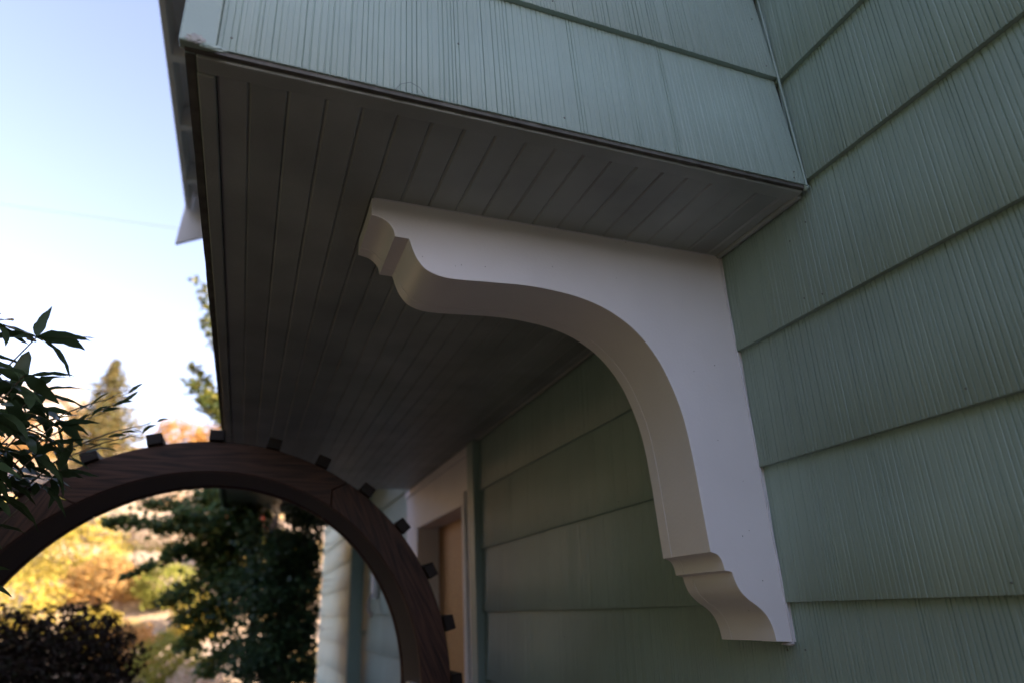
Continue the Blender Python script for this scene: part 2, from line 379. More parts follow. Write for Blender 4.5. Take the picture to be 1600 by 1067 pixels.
# V-groove soffit boards, each its own piece
xb = XJ + 0.0515; PITCHB = 0.0572*D; first = -0.063*D
edges = [xb]; e = first
while e < XW - 0.03: edges.append(e); e += PITCHB
edges.append(XW - 0.004)
for n, (a, b) in enumerate(zip(edges, edges[1:])):
    bm = bmesh.new(); g = 0.0002; c = 0.0058 + rng.uniform(-0.001, 0.0012); zz = ZS + rng.uniform(-0.0005, 0.0005)
    sec = [(a+g, zz+0.0030), (a+g+c*0.8, zz), (b-g-c*0.6, zz), (b-g-0.0004, zz+0.0028), (b-g, zz+0.018), (a+g, zz+0.018)]
    if (b - a) < 0.03: sec = [(a+g, zz+0.001), (b-g, zz+0.001), (b-g, zz+0.018), (a+g, zz+0.018)]
    v0 = [bm.verts.new((x, Y0+0.050, z)) for x, z in sec]; v1 = [bm.verts.new((x, Y1-0.003, z)) for x, z in sec]
    k = len(sec)
    for i in range(k): bm.faces.new((v0[i], v0[(i+1) % k], v1[(i+1) % k], v1[i]))
    bm.faces.new(list(reversed(v0))); bm.faces.new(v1)
    bmesh.ops.recalc_face_normals(bm, faces=bm.faces)
    from_bm('soffit_board', bm, over, M_SOFFIT)
# cove at the soffit / wall joint, and the caulked inside corner
tube('cove', [(XW+0.001, Y0+0.03, ZS-0.001), (XW+0.001, 3.45, ZS-0.001)], 0.0085, over, M_SOFFIT, 8)
def bead(name, p0, p1, r, seed, m=M_CAULK, n=40):
    pts, rad = [], []
    for i in range(n+1):
        t = i/n; p = Vector(p0).lerp(Vector(p1), t); w = noise.noise(Vector((t*9, seed, 0)))
        pts.append(p + Vector((0.0006*w, 0.0006*w, 0))); rad.append(r*(1 + 0.45*noise.noise(Vector((t*14, seed+5, 0)))))
    return tube(name, pts, rad, over, m, 8)
bead('caulk_bead', (XW-0.003, Y0-0.001, ZS+0.006), (XW-0.003, Y0-0.001, EYE+2.4*D), 0.0028, 1, M_SAGE_TRIM)
fb = bmesh.new(); bmesh.ops.create_icosphere(fb, subdivisions=3, radius=1)
for v in fb.verts:
    k = 1 + 0.4*noise.noise(v.co*2.2 + Vector((4, 4, 0))); v.co = Vector((v.co.x*0.007*k, v.co.y*0.008*k, v.co.z*0.008*k)) + Vector((XW+0.001, Y0+0.006, ZS+0.005))
from_bm('caulk_lump', fb, over, M_SAGE_TRIM, 70)

# ------------------------------------------------------------------ scroll bracket (three glued boards)
def catmull(P, n=7):
    out = []
    for i in range(len(P)-1):
        p0, p1, p2, p3 = P[max(i-1, 0)], P[i], P[i+1], P[min(i+2, len(P)-1)]
        for k in range(n):
            t = k/n
            out.append(tuple(0.5*((2*b) + (-a+c)*t + (2*a-5*b+4*c-d)*t*t + (-a+3*b-3*c+d)*t**3) for a, b, c, d in zip(p0, p1, p2, p3)))
    out.append(P[-1]); return out
runs = [[(.166, .7555), (.166, .7175)],
        [(.1665, .7175), (.187, .713), (.201, .7035), (.2095, .691), (.213, .6755)],
        [(.2135, .6752), (.2405, .6758)],
        [(.241, .6755), (.249, .651), (.2595, .630), (.277, .6115), (.306, .6015), (.343, .600), (.406, .6035), (.472, .6065), (.525, .6055), (.594, .598), (.650, .5835), (.694, .5630), (.732, .5360), (.763, .502), (.788, .463), (.806, .420), (.8205, .373), (.830, .318), (.8355, .245), (.8385, .160), (.8415, .0765)],
        [(.842, .076), (.857, .0705), (.865, .059), (.868, .0415)],
        [(.8685, .0412), (.8845, .0378)],
        [(.885, .0372), (.8885, .021), (.897, .003), (.912, -.0125), (.934, -.028), (.949, -.043), (.9585, -.064), (.9625, -.090)],
        [(.963, -.0905), (1.022, -.0950)],
        [(1.022, .7555)]]
outline = []
for rn in runs: outline += rn if len(rn) < 3 else catmull(rn, 9)
outline = [p for i, p in enumerate(outline) if i == 0 or hypot(p[0]-outline[i-1][0], p[1]-outline[i-1][1]) > 0.0012]
def make_bracket(name, origin, y_near, parent, label=None):
    br = bpy.data.objects.new(name, None); COL.objects.link(br); br.parent = parent
    br.matrix_parent_inverse = Matrix.Translation(-parent_world(parent)); br.location = origin; br.empty_display_size = 0.1
    if label: br['label'] = label
    cuts = [0, 0.165*D*0.255, 0.165*D*0.80, 0.165*D]
    P = [Vector((x*D - origin[0], 0, z*D + EYE - origin[2])) for x, z in outline]
    n = len(P)
    for j in range(3):
        ins = 0.0008 if j == 1 else 0.0
        Q, INW = [], []
        for i, p in enumerate(P):
            t1, t2 = (p - P[i-1]).normalized(), (P[(i+1) % n] - p).normalized()
            nr = (Vector((-t1.z, 0, t1.x)) + Vector((-t2.z, 0, t2.x)))
            nr = nr*(1/max(0.6, nr.length)) if nr.length > 1e-6 else Vector((0, 0, 0))
            INW.append(nr); Q.append(p + nr*ins)
        bm = bmesh.new(); ya, yb = y_near + cuts[j] - origin[1], y_near + cuts[j+1] - origin[1]
        if j: ya += 0.0004
        ba, bb = (0.0014 if j == 0 else 0.0005), (0.0014 if j == 2 else 0.0005); rings = []
        for dy, ins2 in ((ya, ba), (ya + ba*0.3, ba*0.3), (ya + ba, 0), (yb - bb, 0), (yb - bb*0.3, bb*0.3), (yb, bb)):
            rings.append([bm.verts.new(q + inw*(ins2) + Vector((0, dy, 0))) for q, inw in zip(Q, INW)])
        for r1, r2 in zip(rings, rings[1:]):
            for i in range(n): bm.faces.new((r1[i], r1[(i+1) % n], r2[(i+1) % n], r2[i]))
        for tri in tessellate_polygon([[Vector((q.x, q.z, 0)) for q in Q]]):
            bm.faces.new([rings[0][i] for i in tri]); bm.faces.new([rings[-1][i] for i in tri])
        bmesh.ops.recalc_face_normals(bm, faces=bm.faces)
        me = bpy.data.meshes.new('board'); bm.normal_update(); bm.to_mesh(me); bm.free()
        for p in me.polygons: p.use_smooth = True
        me.set_sharp_from_angle(angle=radians(17)); me.materials.append(M_WHITE)
        o = bpy.data.objects.new('board', me); COL.objects.link(o); o.parent = br
    return br
YB = 1.09*D
bracket = make_bracket('bracket', (XW, YB, EYE + 0.2), YB, house, 'white painted scroll bracket holding up the overhang')
# small filled nail holes and chips on the bracket face
hm = bmesh.new(); bmesh.ops.create_cone(hm, cap_ends=True, segments=7, radius1=0.0013, radius2=0.0009, depth=0.0006)
hme = bpy.data.meshes.new('nail_hole'); hm.to_mesh(hme); hm.free(); hme.materials.append(mat('old_filler', (0.33, 0.31, 0.32), 0.8))
for i, (x, z) in enumerate(((.268, .640), (.335, .629), (.347, .633), (.398, .637), (.705, .655), (.930, .470), (.905, .300), (.952, .215), (.925, .105), (.955, .020), (.55, .66))):
    o = link('nail_hole', hme, bracket); o.location = (x*D, YB - 0.0001, EYE + z*D); o.rotation_euler = (pi/2, 0, i); o.scale = (1 + 0.5*(i % 3), 1, 1)
# caulk between bracket and wall
def bead_on(parent, name, pts, r, seed):
    P, Rr = [], []
    for i in range(len(pts)):
        P.append(Vector(pts[i])); Rr.append(r*(1 + 0.4*noise.noise(Vector((i*0.5, seed, 0)))))
    return tube(name, P, Rr, parent, M_CAULK, 6)
bead_on(bracket, 'caulk_bead', [(XW + 0.002 + 0.0010*noise.noise(Vector((i*.4, 2, 0))), YB - 0.0005, EYE + D*(-.094 + 0.846*i/60)) for i in range(61)], 0.0030, 2)
bead_on(bracket, 'caulk_bead', [(D*(.17 + .82*i/40), YB, ZS - 0.0005) for i in range(41)], 0.0022, 5)
fb = bmesh.new(); bmesh.ops.create_icosphere(fb, subdivisions=3, radius=1)
for v in fb.verts:
    k = 1 + 0.4*noise.noise(v.co*2.2); v.co = Vector((v.co.x*0.006*k, v.co.y*0.018*k, v.co.z*0.004*k)) + Vector((XW - 0.002, YB+0.012, EYE - .0965*D))
from_bm('caulk_lump', fb, bracket, M_CAULK, 70)

# ------------------------------------------------------------------ door bay under the overhang
box('door_corner_trim', (XW-0.030, 3.395, 0), (XW+0.1, 3.498, ZS-0.002), house, M_SAGE_TRIM, 0.003)
ds = bpy.data.objects.new('door_surround', None); COL.objects.link(ds); ds.parent = house
ds.matrix_parent_inverse = Matrix.Translation(-parent_world(house)); ds.location = (XW, 4.3, 0)
yn, yf_, zt = 3.185*D + 0.0, 4.12*D, EYE + 0.475*D
box('panel', (XW-0.004, 3.500, zt+0.075), (XW+0.2, 5.15, ZS-0.002), ds, M_WHITE)
box('panel', (XW-0.004, 3.500, 0), (XW+0.3, yn-0.055, zt+0.074), ds, M_WHITE)
box('panel', (XW-0.004, yf_+0.09, 0), (XW+0.3, 5.15, zt+0.074), ds, M_WHITE)
box('casing', (XW-0.018, yn-0.054, zt), (XW+0.16, yf_+0.089, zt+0.073), ds, M_WHITE, 0.004)
box('casing', (XW-0.018, yn-0.054, 0), (XW+0.16, yn, zt-0.001), ds, M_WHITE, 0.004)
box('casing', (XW-0.018, yf_, 0), (XW+0.16, yf_+0.089, zt-0.001), ds, M_WHITE, 0.004)
box('frieze_moulding', (XW-0.022, 3.52, ZS-0.055), (XW-0.005, 5.13, ZS-0.003), ds, M_WHITE, 0.005)
door = box('door', (XW+0.140, yn+0.002, 0.03), (XW+0.185, yf_-0.002, zt-0.002), house, M_DOOR, 0.002)
door['label'] = 'orange brown wooden door set back in white frame'
hb = bmesh.new(); bmesh.ops.create_uvsphere(hb, u_segments=14, v_segments=10, radius=0.028)
for v in hb.verts: v.co += Vector((XW+0.085, yn+0.08, 1.0))
tube_bm(hb, [(XW+0.085, yn+0.08, 1.0), (XW+0.139, yn+0.08, 1.0)], 0.012, 10)
from_bm('door_knob', hb, door, M_METAL, 40)

# ------------------------------------------------------------------ far part of the wall: second soffit, beam end, downspout, wall lamp
Z2 = EYE + 1.10*D
for x in range(15):
    a = -0.235*D + x*0.105
    if a + 0.104 > XW: break
    box('porch_soffit_board', (a, 6.0, Z2), (a+0.1035, 8.08*D, Z2+0.02), house, M_SOFFIT, 0.003)
box('porch_roof', (-0.235*D - 0.03, 5.95, Z2+0.021), (XW+0.03, 8.08*D+0.04, Z2+0.20), house, M_ROOF, 0.01)
box('porch_fascia', (-0.235*D - 0.055, 5.95, Z2-0.02), (-0.235*D-0.031, 8.08*D+0.04, Z2+0.19), house, M_SAGE_TRIM, 0.004)
bo = [(.285, 0), (.285, -.045), (.300, -.052), (.316, -.075), (.330, -.076), (.345, -.115), (.375, -.165), (.420, -.200), (.48, -.212), (1.01, -.212), (1.01, 0)]
bm = bmesh.new(); v0 = [bm.verts.new((x*D, 7.40*D, Z2 + z*D)) for x, z in bo]; v1 = [bm.verts.new((x*D, 7.50*D, Z2 + z*D)) for x, z in bo]
for i in range(len(bo)): bm.faces.new((v0[i], v0[(i+1) % len(bo)], v1[(i+1) % len(bo)], v1[i]))
bm.faces.new(v0); bm.faces.new(v1); bmesh.ops.recalc_face_normals(bm, faces=bm.faces)
o = from_bm('beam_end', bm, house, M_WHITE); o['label'] = 'white beam end with curved cut under the far porch roof'
box('downspout', (XW-0.16, 6.95, 0), (XW-0.03, 7.05, Z2-0.01), house, M_SAGE_TRIM, 0.012)
for zz in (1.3, 2.0): box('downspout_strap', (XW-0.165, 6.98, zz), (XW+0.004, 7.02, zz+0.04), house, M_SAGE_TRIM, 0.003)
lamp = box('wall_lamp', (XW-0.05, 6.30, 1.62), (XW-0.006, 6.42, 1.86), house, M_WHITE, 0.006)
tube('lamp_arm', [(XW-0.05, 6.36, 1.66), (XW-0.09, 6.30, 1.60), (XW-0.10, 6.2, 1.52), (XW-0.11, 6.05, 1.47), (XW-0.12, 5.95, 1.50)], 0.012, lamp, M_METAL, 8)

# ------------------------------------------------------------------ roof and eaves
ZE = EYE + 2.40*D; XE = -0.556*D; TP = 0.54
ZSH = EYE + 2.535*D
roof_bm = bmesh.new()
def roof_slab(bm, x0, x1, y0, y1, z0, th=0.07, tp=None):
    tp = TP if tp is None else tp
    vs = []
    for y in (y0, y1):
        for x, dz in ((x0, 0), (x1, 0), (x1, th), (x0, th)):
            vs.append(bm.verts.new((x, y, z0 + (x - x0)*tp + dz)))
    for f in ((0, 1, 2, 3), (7, 6, 5, 4), (0, 4, 5, 1), (1, 5, 6, 2), (2, 6, 7, 3), (3, 7, 4, 0)): bm.faces.new([vs[i] for i in f])
roof_slab(roof_bm, XE, XW+4.0, Y0-0.15, 3.98*D, ZSH + 0.012)
roof_slab(roof_bm, XW-0.55, XW+4.0, YN-0.3, Y0-0.16, ZSH + 0.012 + (XW-0.55-XE)*TP)
roof_slab(roof_bm, XW-0.30, XW+4.0, 3.98*D + 0.05, YF+0.4, ZSH + 0.012 + (XW-0.30-XE)*TP)
vs = [roof_bm.verts.new(p) for p in ((XW+4.0, YN-0.3, ZSH+0.012+(XW+4-XE)*TP+.07), (XW+4.0, YF+0.4, ZSH+0.012+(XW+4-XE)*TP+.07), (XW+8.3, YF+0.4, ZSH+0.9), (XW+8.3, YN-0.3, ZSH+0.9))]
roof_bm.faces.new(vs)
bmesh.ops.recalc_face_normals(roof_bm, faces=roof_bm.faces)
roof = from_bm('roof', roof_bm, house, M_ROOF)
ub = bmesh.new(); roof_slab(ub, XE+0.005, XJ+0.3, Y0-0.13, 3.96*D, ZSH, 0.010, 0.10); bmesh.ops.recalc_face_normals(ub, faces=ub.faces)
from_bm('eave_boarding', ub, roof, mat('eave_boarding_paint', (0.80, 0.70, 0.65), 0.55, 0.06, 4.0))
y = 2.616*D - 0.565*3 
while y < 3.9*D:
    bm = bmesh.new(); pts = [(XE+0.031, 0.010), (XJ+0.3, 0.010 + 0.0), (XJ+0.3, 0.155), (XE+0.031, 0.155)]
    v0, v1 = [], []
    for x, h in pts:
        base = ZE + (x - XE)*0.10
        v0.append(bm.verts.new((x, y, base + h - 0.010))); v1.append(bm.verts.new((x, y+0.05, base + h - 0.010)))
    for i in range(4): bm.faces.new((v0[i], v0[(i+1) % 4], v1[(i+1) % 4], v1[i]))
    bm.faces.new(v0); bm.faces.new(v1); bmesh.ops.recalc_face_normals(bm, faces=bm.faces)
    from_bm('rafter', bm, roof, M_PINK); y += 0.565
box('fascia', (XE, Y0-0.14, ZE), (XE+0.030, 3.93*D, ZSH+0.06), roof, M_PINK, 0.003)
bm = bmesh.new(); v0, v1 = [], []
for x, z in ((XE-0.035, -0.27), (XE+0.55, -0.27+0.55*TP), (XE+0.55, 0.17+0.55*TP), (XE-0.005, 0.15)):
    v0.append(bm.verts.new((x, 3.95*D, ZE + z))); v1.append(bm.verts.new((x, 3.95*D+0.03, ZE + z)))
for i in range(4): bm.faces.new((v0[i], v0[(i+1) % 4], v1[(i+1) % 4], v1[i]))
bm.faces.new(v0); bm.faces.new(v1); bmesh.ops.recalc_face_normals(bm, faces=bm.faces)
from_bm('barge_board', bm, roof, M_PINK)

# ------------------------------------------------------------------ garden arch (round-headed gate)
AX, AZ = -0.126*D, EYE - 0.243*D; RO, RI = 0.790*D, 0.692*D; YA, YAB = 2.30*D, 2.30*D*1.14
arch = empty('garden_arch', (AX, YA, 0), 'dark stained wooden round arch with short slat ends around its rim', 'garden arch')
def ring_segment(name, a0, a1, y0, th, parent, m, ro=RO, ri=RI, nseg=44, notch=0.0):
    am = (a0 + a1)/2; bm = bmesh.new(); fr, bk = [], []
    inner, outer = [], []
    for i in range(nseg+1):
        t = i/nseg; a = a0 + (a1 - a0)*t
        outer.append((a, ro))
    for i in range(nseg+1):
        t = i/nseg; a = a1 + (a0 - a1)*t
        inner.append((a, ri))
    ring = outer + ([(a1 + notch, (ro+ri)/2)] if notch else []) + inner + ([(a0 + notch, (ro+ri)/2)] if notch else [])
    c, s = cos(am - pi/2), sin(am - pi/2); ctr = (AX + (ro+ri)/2*cos(am), AZ + (ro+ri)/2*sin(am))
    def loc(a, r):
        x, z = AX + r*cos(a) - ctr[0], AZ + r*sin(a) - ctr[1]
        return Vector((c*x + s*z, 0, -s*x + c*z))
    for a, r in ring:
        p = loc(a, r); fr.append(bm.verts.new(p)); bk.append(bm.verts.new(p + Vector((0, th, 0))))
    n = len(ring)
    for i in range(n): bm.faces.new((fr[i], fr[(i+1) % n], bk[(i+1) % n], bk[i]))
    # front and back as quads strips keep the curved faces clean
    f1 = bm.faces.new(fr); f2 = bm.faces.new(bk)
    bmesh.ops.recalc_face_normals(bm, faces=bm.faces)
    es = [e for e in bm.edges if (e.verts[0] in fr) == (e.verts[1] in fr)]
    bmesh.ops.bevel(bm, geom=es, offset=0.0022, segments=1, affect='EDGES', profile=0.5, clamp_overlap=True)
    o = from_bm(name, bm, parent, m)
    o.location = (ctr[0], y0, ctr[1]); o.rotation_euler = (0, -(am - pi/2), 0)
    return o
for y0 in (YA, YAB - 0.038):
    for a0, a1 in ((-8, 56.8), (57, 121.8), (122, 188)):
        ring_segment('rim_board', radians(a0), radians(a1), y0, 0.038, arch, M_GATE, notch=radians(2.4) if y0 == YA else 0)
for a0, a1 in ((-8, 90), (90.1, 188)):
    ring_segment('lining', radians(a0), radians(a1), YA + 0.0405, YAB - YA - 0.081, arch, M_GATE_DARK, ro=RI + 0.026, ri=RI + 0.004, nseg=60)
sbm = bmesh.new(); bbox(sbm, (-0.026, -0.022, 0.0), (0.026, YAB - YA + 0.03, 0.040), 0.003)
sme = bpy.data.meshes.new('slat'); sbm.to_mesh(sme); sbm.free(); sme.materials.append(M_GATE_DARK)
for k in range(-7, 8):
    a = radians(90.2 + 12.65*k + rng.uniform(-0.5, 0.5))
    o = link('slat', sme, arch); o.location = (AX + (RO+0.0005)*cos(a), YA, AZ + (RO+0.0005)*sin(a)); o.rotation_euler = (0, -(a - pi/2) + rng.uniform(-.03, .03), 0)
for sgn in (1, -1):
    zb = AZ + (RO+RI)/2*sin(radians(-8)) + 0.01
    xm = AX + sgn*(RO+RI)/2
    for y0 in (YA + 0.002, YAB - 0.040):
        o = box('leg', (xm-0.062, y0+0.003, 0), (xm+0.062, y0+0.037, zb), arch, M_GATE, 0.003)
    box('post', (xm-0.045, YA + 0.05, 0), (xm+0.045, YAB-0.05, zb), arch, M_GATE_DARK, 0.004)
    box('hinge_plate', (AX + sgn*(RI-0.012)-0.012, YA+0.06, 1.18), (AX+sgn*(RI-0.012)+0.012, YA+0.16, 1.245), arch, M_METAL, 0.003)

# ------------------------------------------------------------------ foliage helpers
def leaf_cloud(name, P, N, size, asp, parent, m, seed, fold=0.25):
    """folded four-point leaves at points P, facing roughly N"""
    r = np.random.RandomState(seed); n = len(P); P = np.asarray(P, float); N = np.asarray(N, float)
    N = N/np.maximum(np.linalg.norm(N, axis=1, keepdims=True), 1e-6)
    R = r.normal(size=(n, 3)); T = R - N*(R*N).sum(1, keepdims=True); T /= np.linalg.norm(T, axis=1, keepdims=True)
    B = np.cross(N, T); s = size*r.uniform(0.6, 1.25, (n, 1))
    V = np.empty((n, 4, 3)); V[:, 0] = P - T*s*0.5; V[:, 2] = P + T*s*0.5 - N*s*0.15
    V[:, 1] = P + B*s*asp*0.5 + N*s*fold; V[:, 3] = P - B*s*asp*0.5 + N*s*fold
    F = np.arange(n*4).reshape(n, 4)
    me = bpy.data.meshes.new(name); V = V.reshape(-1, 3)
    tri = np.concatenate([F[:, [0, 1, 2]], F[:, [0, 2, 3]]], 1).reshape(-1, 3)
    me.vertices.add(len(V)); me.vertices.foreach_set('co', V.ravel())
    me.loops.add(tri.size); me.loops.foreach_set('vertex_index', tri.ravel().astype(np.int32))
    me.polygons.add(len(tri)); me.polygons.foreach_set('loop_start', np.arange(0, tri.size, 3, dtype=np.int32))
    me.update(); me.validate()
    return link(name, me, parent, m)
def blob_leaves(c, rad, n, r, shell=0.55, lump=0.28, fr=1.6, seed=0, flat=False):
    P, N = [], []
    for _ in range(n):
        d = r.normal(size=3); d /= np.linalg.norm(d)
        if flat and d[2] < -0.15: d[2] = abs(d[2])
        k = 1 + lump*noise.noise(Vector(d*fr) + Vector((seed, 0, 0)))*1.6 + 0.12*noise.noise(Vector(d*5) + Vector((seed, 3, 0)))
        q = r.uniform(shell, 1.0)**0.6
        P.append(np.array(c) + d*np.array(rad)*k*q); N.append(d*0.7 + r.normal(size=3)*0.55 + np.array((0, 0, 0.35)))
    return P, N
def shrub(name, x, y, rad, n, leaf, m, label, cat, seed, group=None, asp=0.5, zoff=0.0, stem=M_STEM, lump=0.28):
    z = hill(x, y); t = empty(name, (x, y, z), label, cat, group); r = np.random.RandomState(seed)
    P, N = blob_leaves((x, y, z + rad[2]*0.85 + zoff), rad, n, r, 0.45, lump, 1.9, seed)
    keep = [i for i in range(len(P)) if P[i][2] > z + 0.02]
    leaf_cloud('foliage', [P[i] for i in keep], [N[i] for i in keep], leaf, asp, t, m, seed)
    bm = bmesh.new()
    for k in range(6):
        a = 2*pi*k/6 + seed; e = Vector((x + rad[0]*0.6*cos(a), y + rad[1]*0.6*sin(a), z + rad[2]*(1.0 + 0.3*sin(k*2.1))))
        tube_bm(bm, [(x, y, z - 0.05), Vector((x, y, z)).lerp(e, 0.5) + Vector((0, 0, 0.08)), e], [0.03, 0.02, 0.006], 5)
    from_bm('stem', bm, t, stem, 60); return t

M_LF_DARK = leafmat('viburnum_leaf', [(0.04, 0.08, 0.045), (0.075, 0.135, 0.06), (0.11, 0.17, 0.065)], 0.32, 0.3)
M_LF_MAPLE = leafmat('maple_leaf', [(0.055, 0.10, 0.04), (0.095, 0.16, 0.05), (0.15, 0.20, 0.05), (0.26, 0.22, 0.05)], 0.5, 0.4)
M_LF_MOUND = leafmat('laceleaf', [(0.04, 0.024, 0.016), (0.06, 0.035, 0.02), (0.045, 0.045, 0.02)], 0.6, 0.3)
M_LF_LIME = leafmat('lime_leaf', [(0.22, 0.25, 0.04), (0.33, 0.33, 0.06), (0.42, 0.38, 0.10)], 0.6, 0.35)
M_LF_YELLOW = leafmat('yellow_leaf', [(0.44, 0.33, 0.05), (0.58, 0.43, 0.08), (0.46, 0.42, 0.08)], 0.6, 0.35)
M_LF_ORANGE = leafmat('orange_leaf', [(0.46, 0.25, 0.07), (0.55, 0.32, 0.10), (0.48, 0.31, 0.13)], 0.6, 0.3)
M_LF_PALE = leafmat('pale_seed_head', [(0.62, 0.50, 0.38), (0.70, 0.58, 0.49), (0.58, 0.50, 0.34)], 0.7, 0.25)
M_LF_RED = leafmat('red_leaf', [(0.45, 0.10, 0.05), (0.55, 0.18, 0.10), (0.40, 0.08, 0.05)], 0.6, 0.35)
M_LF_CON = leafmat('conifer_needles', [(0.08, 0.085, 0.03), (0.16, 0.14, 0.045), (0.26, 0.18, 0.06)], 0.7, 0.2)
M_LF_SHRUB = leafmat('lance_leaf', [(0.05, 0.085, 0.04), (0.08, 0.125, 0.05), (0.12, 0.15, 0.06)], 0.30, 0.4)

# big shaded shrub seen through the arch, against the house
def tree(name, base, limbs, label, m, leaf, dens, seed, asp=0.7, trunk=0.09, spread=0.22, cat='tree', grp=None, clear=None):
    """trunk + limbs given as end points; leaves cluster along twigs at the outer part of every limb"""
    t = empty(name, base, label, cat, grp); r = np.random.RandomState(seed); base = Vector(base); bm = bmesh.new()
    P, N = [], []
    top = base + Vector((0, 0, 1)) * (sum(l[0][2] for l in limbs)/len(limbs) - base.z)*0.55
    tube_bm(bm, [base - Vector((0, 0, 0.05)), base.lerp(top, 0.5) + Vector((0.05, 0.03, 0)), top], [trunk, trunk*0.8, trunk*0.5], 8)
    for e, size, n in limbs:
        e = Vector(e); s = base.lerp(top, r.uniform(0.55, 1.0)); mid = s.lerp(e, 0.5) + Vector((0, 0, 0.18*(e-s).length))
        pts = [s, s.lerp(mid, 0.6), mid, mid.lerp(e, 0.55) + Vector((0, 0, 0.04)), e]
        tube_bm(bm, pts, [trunk*0.35, trunk*0.28, trunk*0.2, trunk*0.12, 0.004], 5)
        for _ in range(n):
            u = r.uniform(0.45, 1.0); k = u*2 - 1 if u > 0.5 else 0
            p = mid.lerp(e, max(0, k)); w = size*(1.05 - 0.6*max(0, k))
            off = r.normal(size=3)*np.array((w, w, w*0.55)); P.append(np.array(p) + off); N.append((r.normal(size=3)*0.5 + np.array((0, -0.2, 0.8))))
            if r.rand() < dens: tube_bm(bm, [p, Vector(P[-1])], [0.006, 0.002], 3)
    from_bm('trunk', bm, t, M_BARK, 60)
    if clear: K = [i for i in range(len(P)) if P[i][0] < clear*P[i][1]]; P = [P[i] for i in K]; N = [N[i] for i in K]
    leaf_cloud('crown', P, N, leaf, asp, t, m, seed, 0.12)
    return t
limbs = []
rr = np.random.RandomState(5)
for k in range(30):
    limbs.append(((rr.uniform(0.02, 0.72), rr.uniform(7.0, 8.2), rr.uniform(0.9, 2.5)), rr.uniform(0.13, 0.22), 420))
for k in range(6): limbs.append(((rr.uniform(0.3, 0.85), 8.3, rr.uniform(2.3, 2.75)), 0.15, 300))
for k in range(12): limbs.append(((rr.uniform(0.55, 0.90), rr.uniform(8.4, 9.6), rr.uniform(0.8, 2.7)), 0.16, 300))
tree('viburnum', (0.40, 7.9, 0), limbs, 'dark green small-leaved shrub in shade against the house beyond the arch', M_LF_DARK, 0.055, 0.02, 3, cat='shrub', trunk=0.05, clear=0.1008)     # clipped back from the wall
def tiered_maple(base, tiers, seed):
    t = empty('maple_tree', base, 'maple with layered leafy branches reaching left across the arch opening', 'tree'); r = np.random.RandomState(seed); bm = bmesh.new(); base = Vector(base)
    P, N = [], []; top = Vector((base.x - 0.1, base.y, 3.0))
    tube_bm(bm, [base, base.lerp(top, .5) + Vector((.06, 0, 0)), top], [0.07, 0.055, 0.03], 8)
    for tip, rise, dens, w in tiers:
        tip = Vector(tip); s = Vector((base.x - 0.05, base.y, max(0.8, tip.z - rise)))
        mid = s.lerp(tip, 0.5) + Vector((0, 0, 0.10)); pts = [s, s.lerp(mid, .6) + Vector((0, 0, .04)), mid, mid.lerp(tip, .6) + Vector((0, 0, .02)), tip]
        tube_bm(bm, pts, [0.022, 0.017, 0.012, 0.008, 0.003], 5)
        for k in range(dens):
            u = r.uniform(0.12, 1.0); i = min(3, int(u*4)); p = pts[i].lerp(pts[i+1], u*4 - i); ww = w*(1.15 - 0.85*u)
            # side twigs carrying flat fans of leaves
            q = np.array(p) + np.array((r.normal()*ww*0.55, r.normal()*ww, r.normal()*ww*0.40 - 0.03 - 0.25*ww*noise.noise(Vector((p.x*6, p.z*9, seed)))))
            if r.rand() < 0.04: tube_bm(bm, [p, Vector(q)], [0.004, 0.0015], 3)
            P.append(q); N.append(r.normal(size=3)*0.45 + np.array((0, -0.25, 0.8)))
    from_bm('trunk', bm, t, M_BARK, 60); leaf_cloud('crown', P, N, 0.075, 0.85, t, M_LF_MAPLE, seed, 0.10)
mt = [((-1.48, 8.4, 2.60), .25, 800, .20), ((-1.20, 8.9, 2.85), .2, 700, .24), ((-0.75, 8.0, 2.62), .3, 800, .28), ((-1.22, 8.3, 2.00), -.35, 420, .12), ((-0.85, 8.6, 2.25), .0, 800, .26), ((-0.80, 8.2, 1.72), -.3, 700, .26),
      ((-0.6, 8.8, 2.95), .25, 800, .28), ((-0.55, 8.4, 1.3), -.3, 600, .28), ((-0.35, 8.2, 2.45), .1, 900, .30), ((-0.30, 8.7, 1.0), -.2, 600, .3), ((-0.2, 8.3, 1.9), .1, 900, .30), ((-0.45, 8.9, 2.1), -.1, 700, .3), ((-0.62, 8.5, 1.55), -.2, 600, .28), ((-1.0, 8.7, 2.55), .1, 600, .24), ((-0.1, 8.6, 2.75), .2, 700, .25)]
tiered_maple((0.15, 8.9, 0), mt, 11)
limbs = [((-1.10, 10.0, 6.45), .11, 120), ((-1.00, 9.8, 6.05), .11, 160), ((-0.92, 9.6, 5.60), .09, 120), ((-1.00, 10.0, 5.02), .10, 120), ((-0.98, 9.8, 4.70), .13, 240), ((-0.80, 9.7, 4.42), .12, 220), ((-0.55, 10, 5.9), .2, 80), ((-0.3, 10.2, 6.6), .25, 100), ((0.4, 10.5, 5.4), .35, 120), ((0.2, 10.3, 4.6), .3, 120)]
limbs = [((e[0]*1.37, e[1]*1.37, 1.5 + (e[2]-1.5)*1.37), w*1.25, int(n*1.7)) for e, w, n in limbs]
tree('birch_tree', (0.5, 14.2, 0), limbs, 'tall tree with sunlit yellow leaf tips showing past the overhang edge', leafmat('birch_leaf', [(0.04, 0.065, 0.018), (0.12, 0.14, 0.03), (0.34, 0.29, 0.06)], 0.5, 0.35), 0.13, 0.05, 23, 0.8, 0.08)

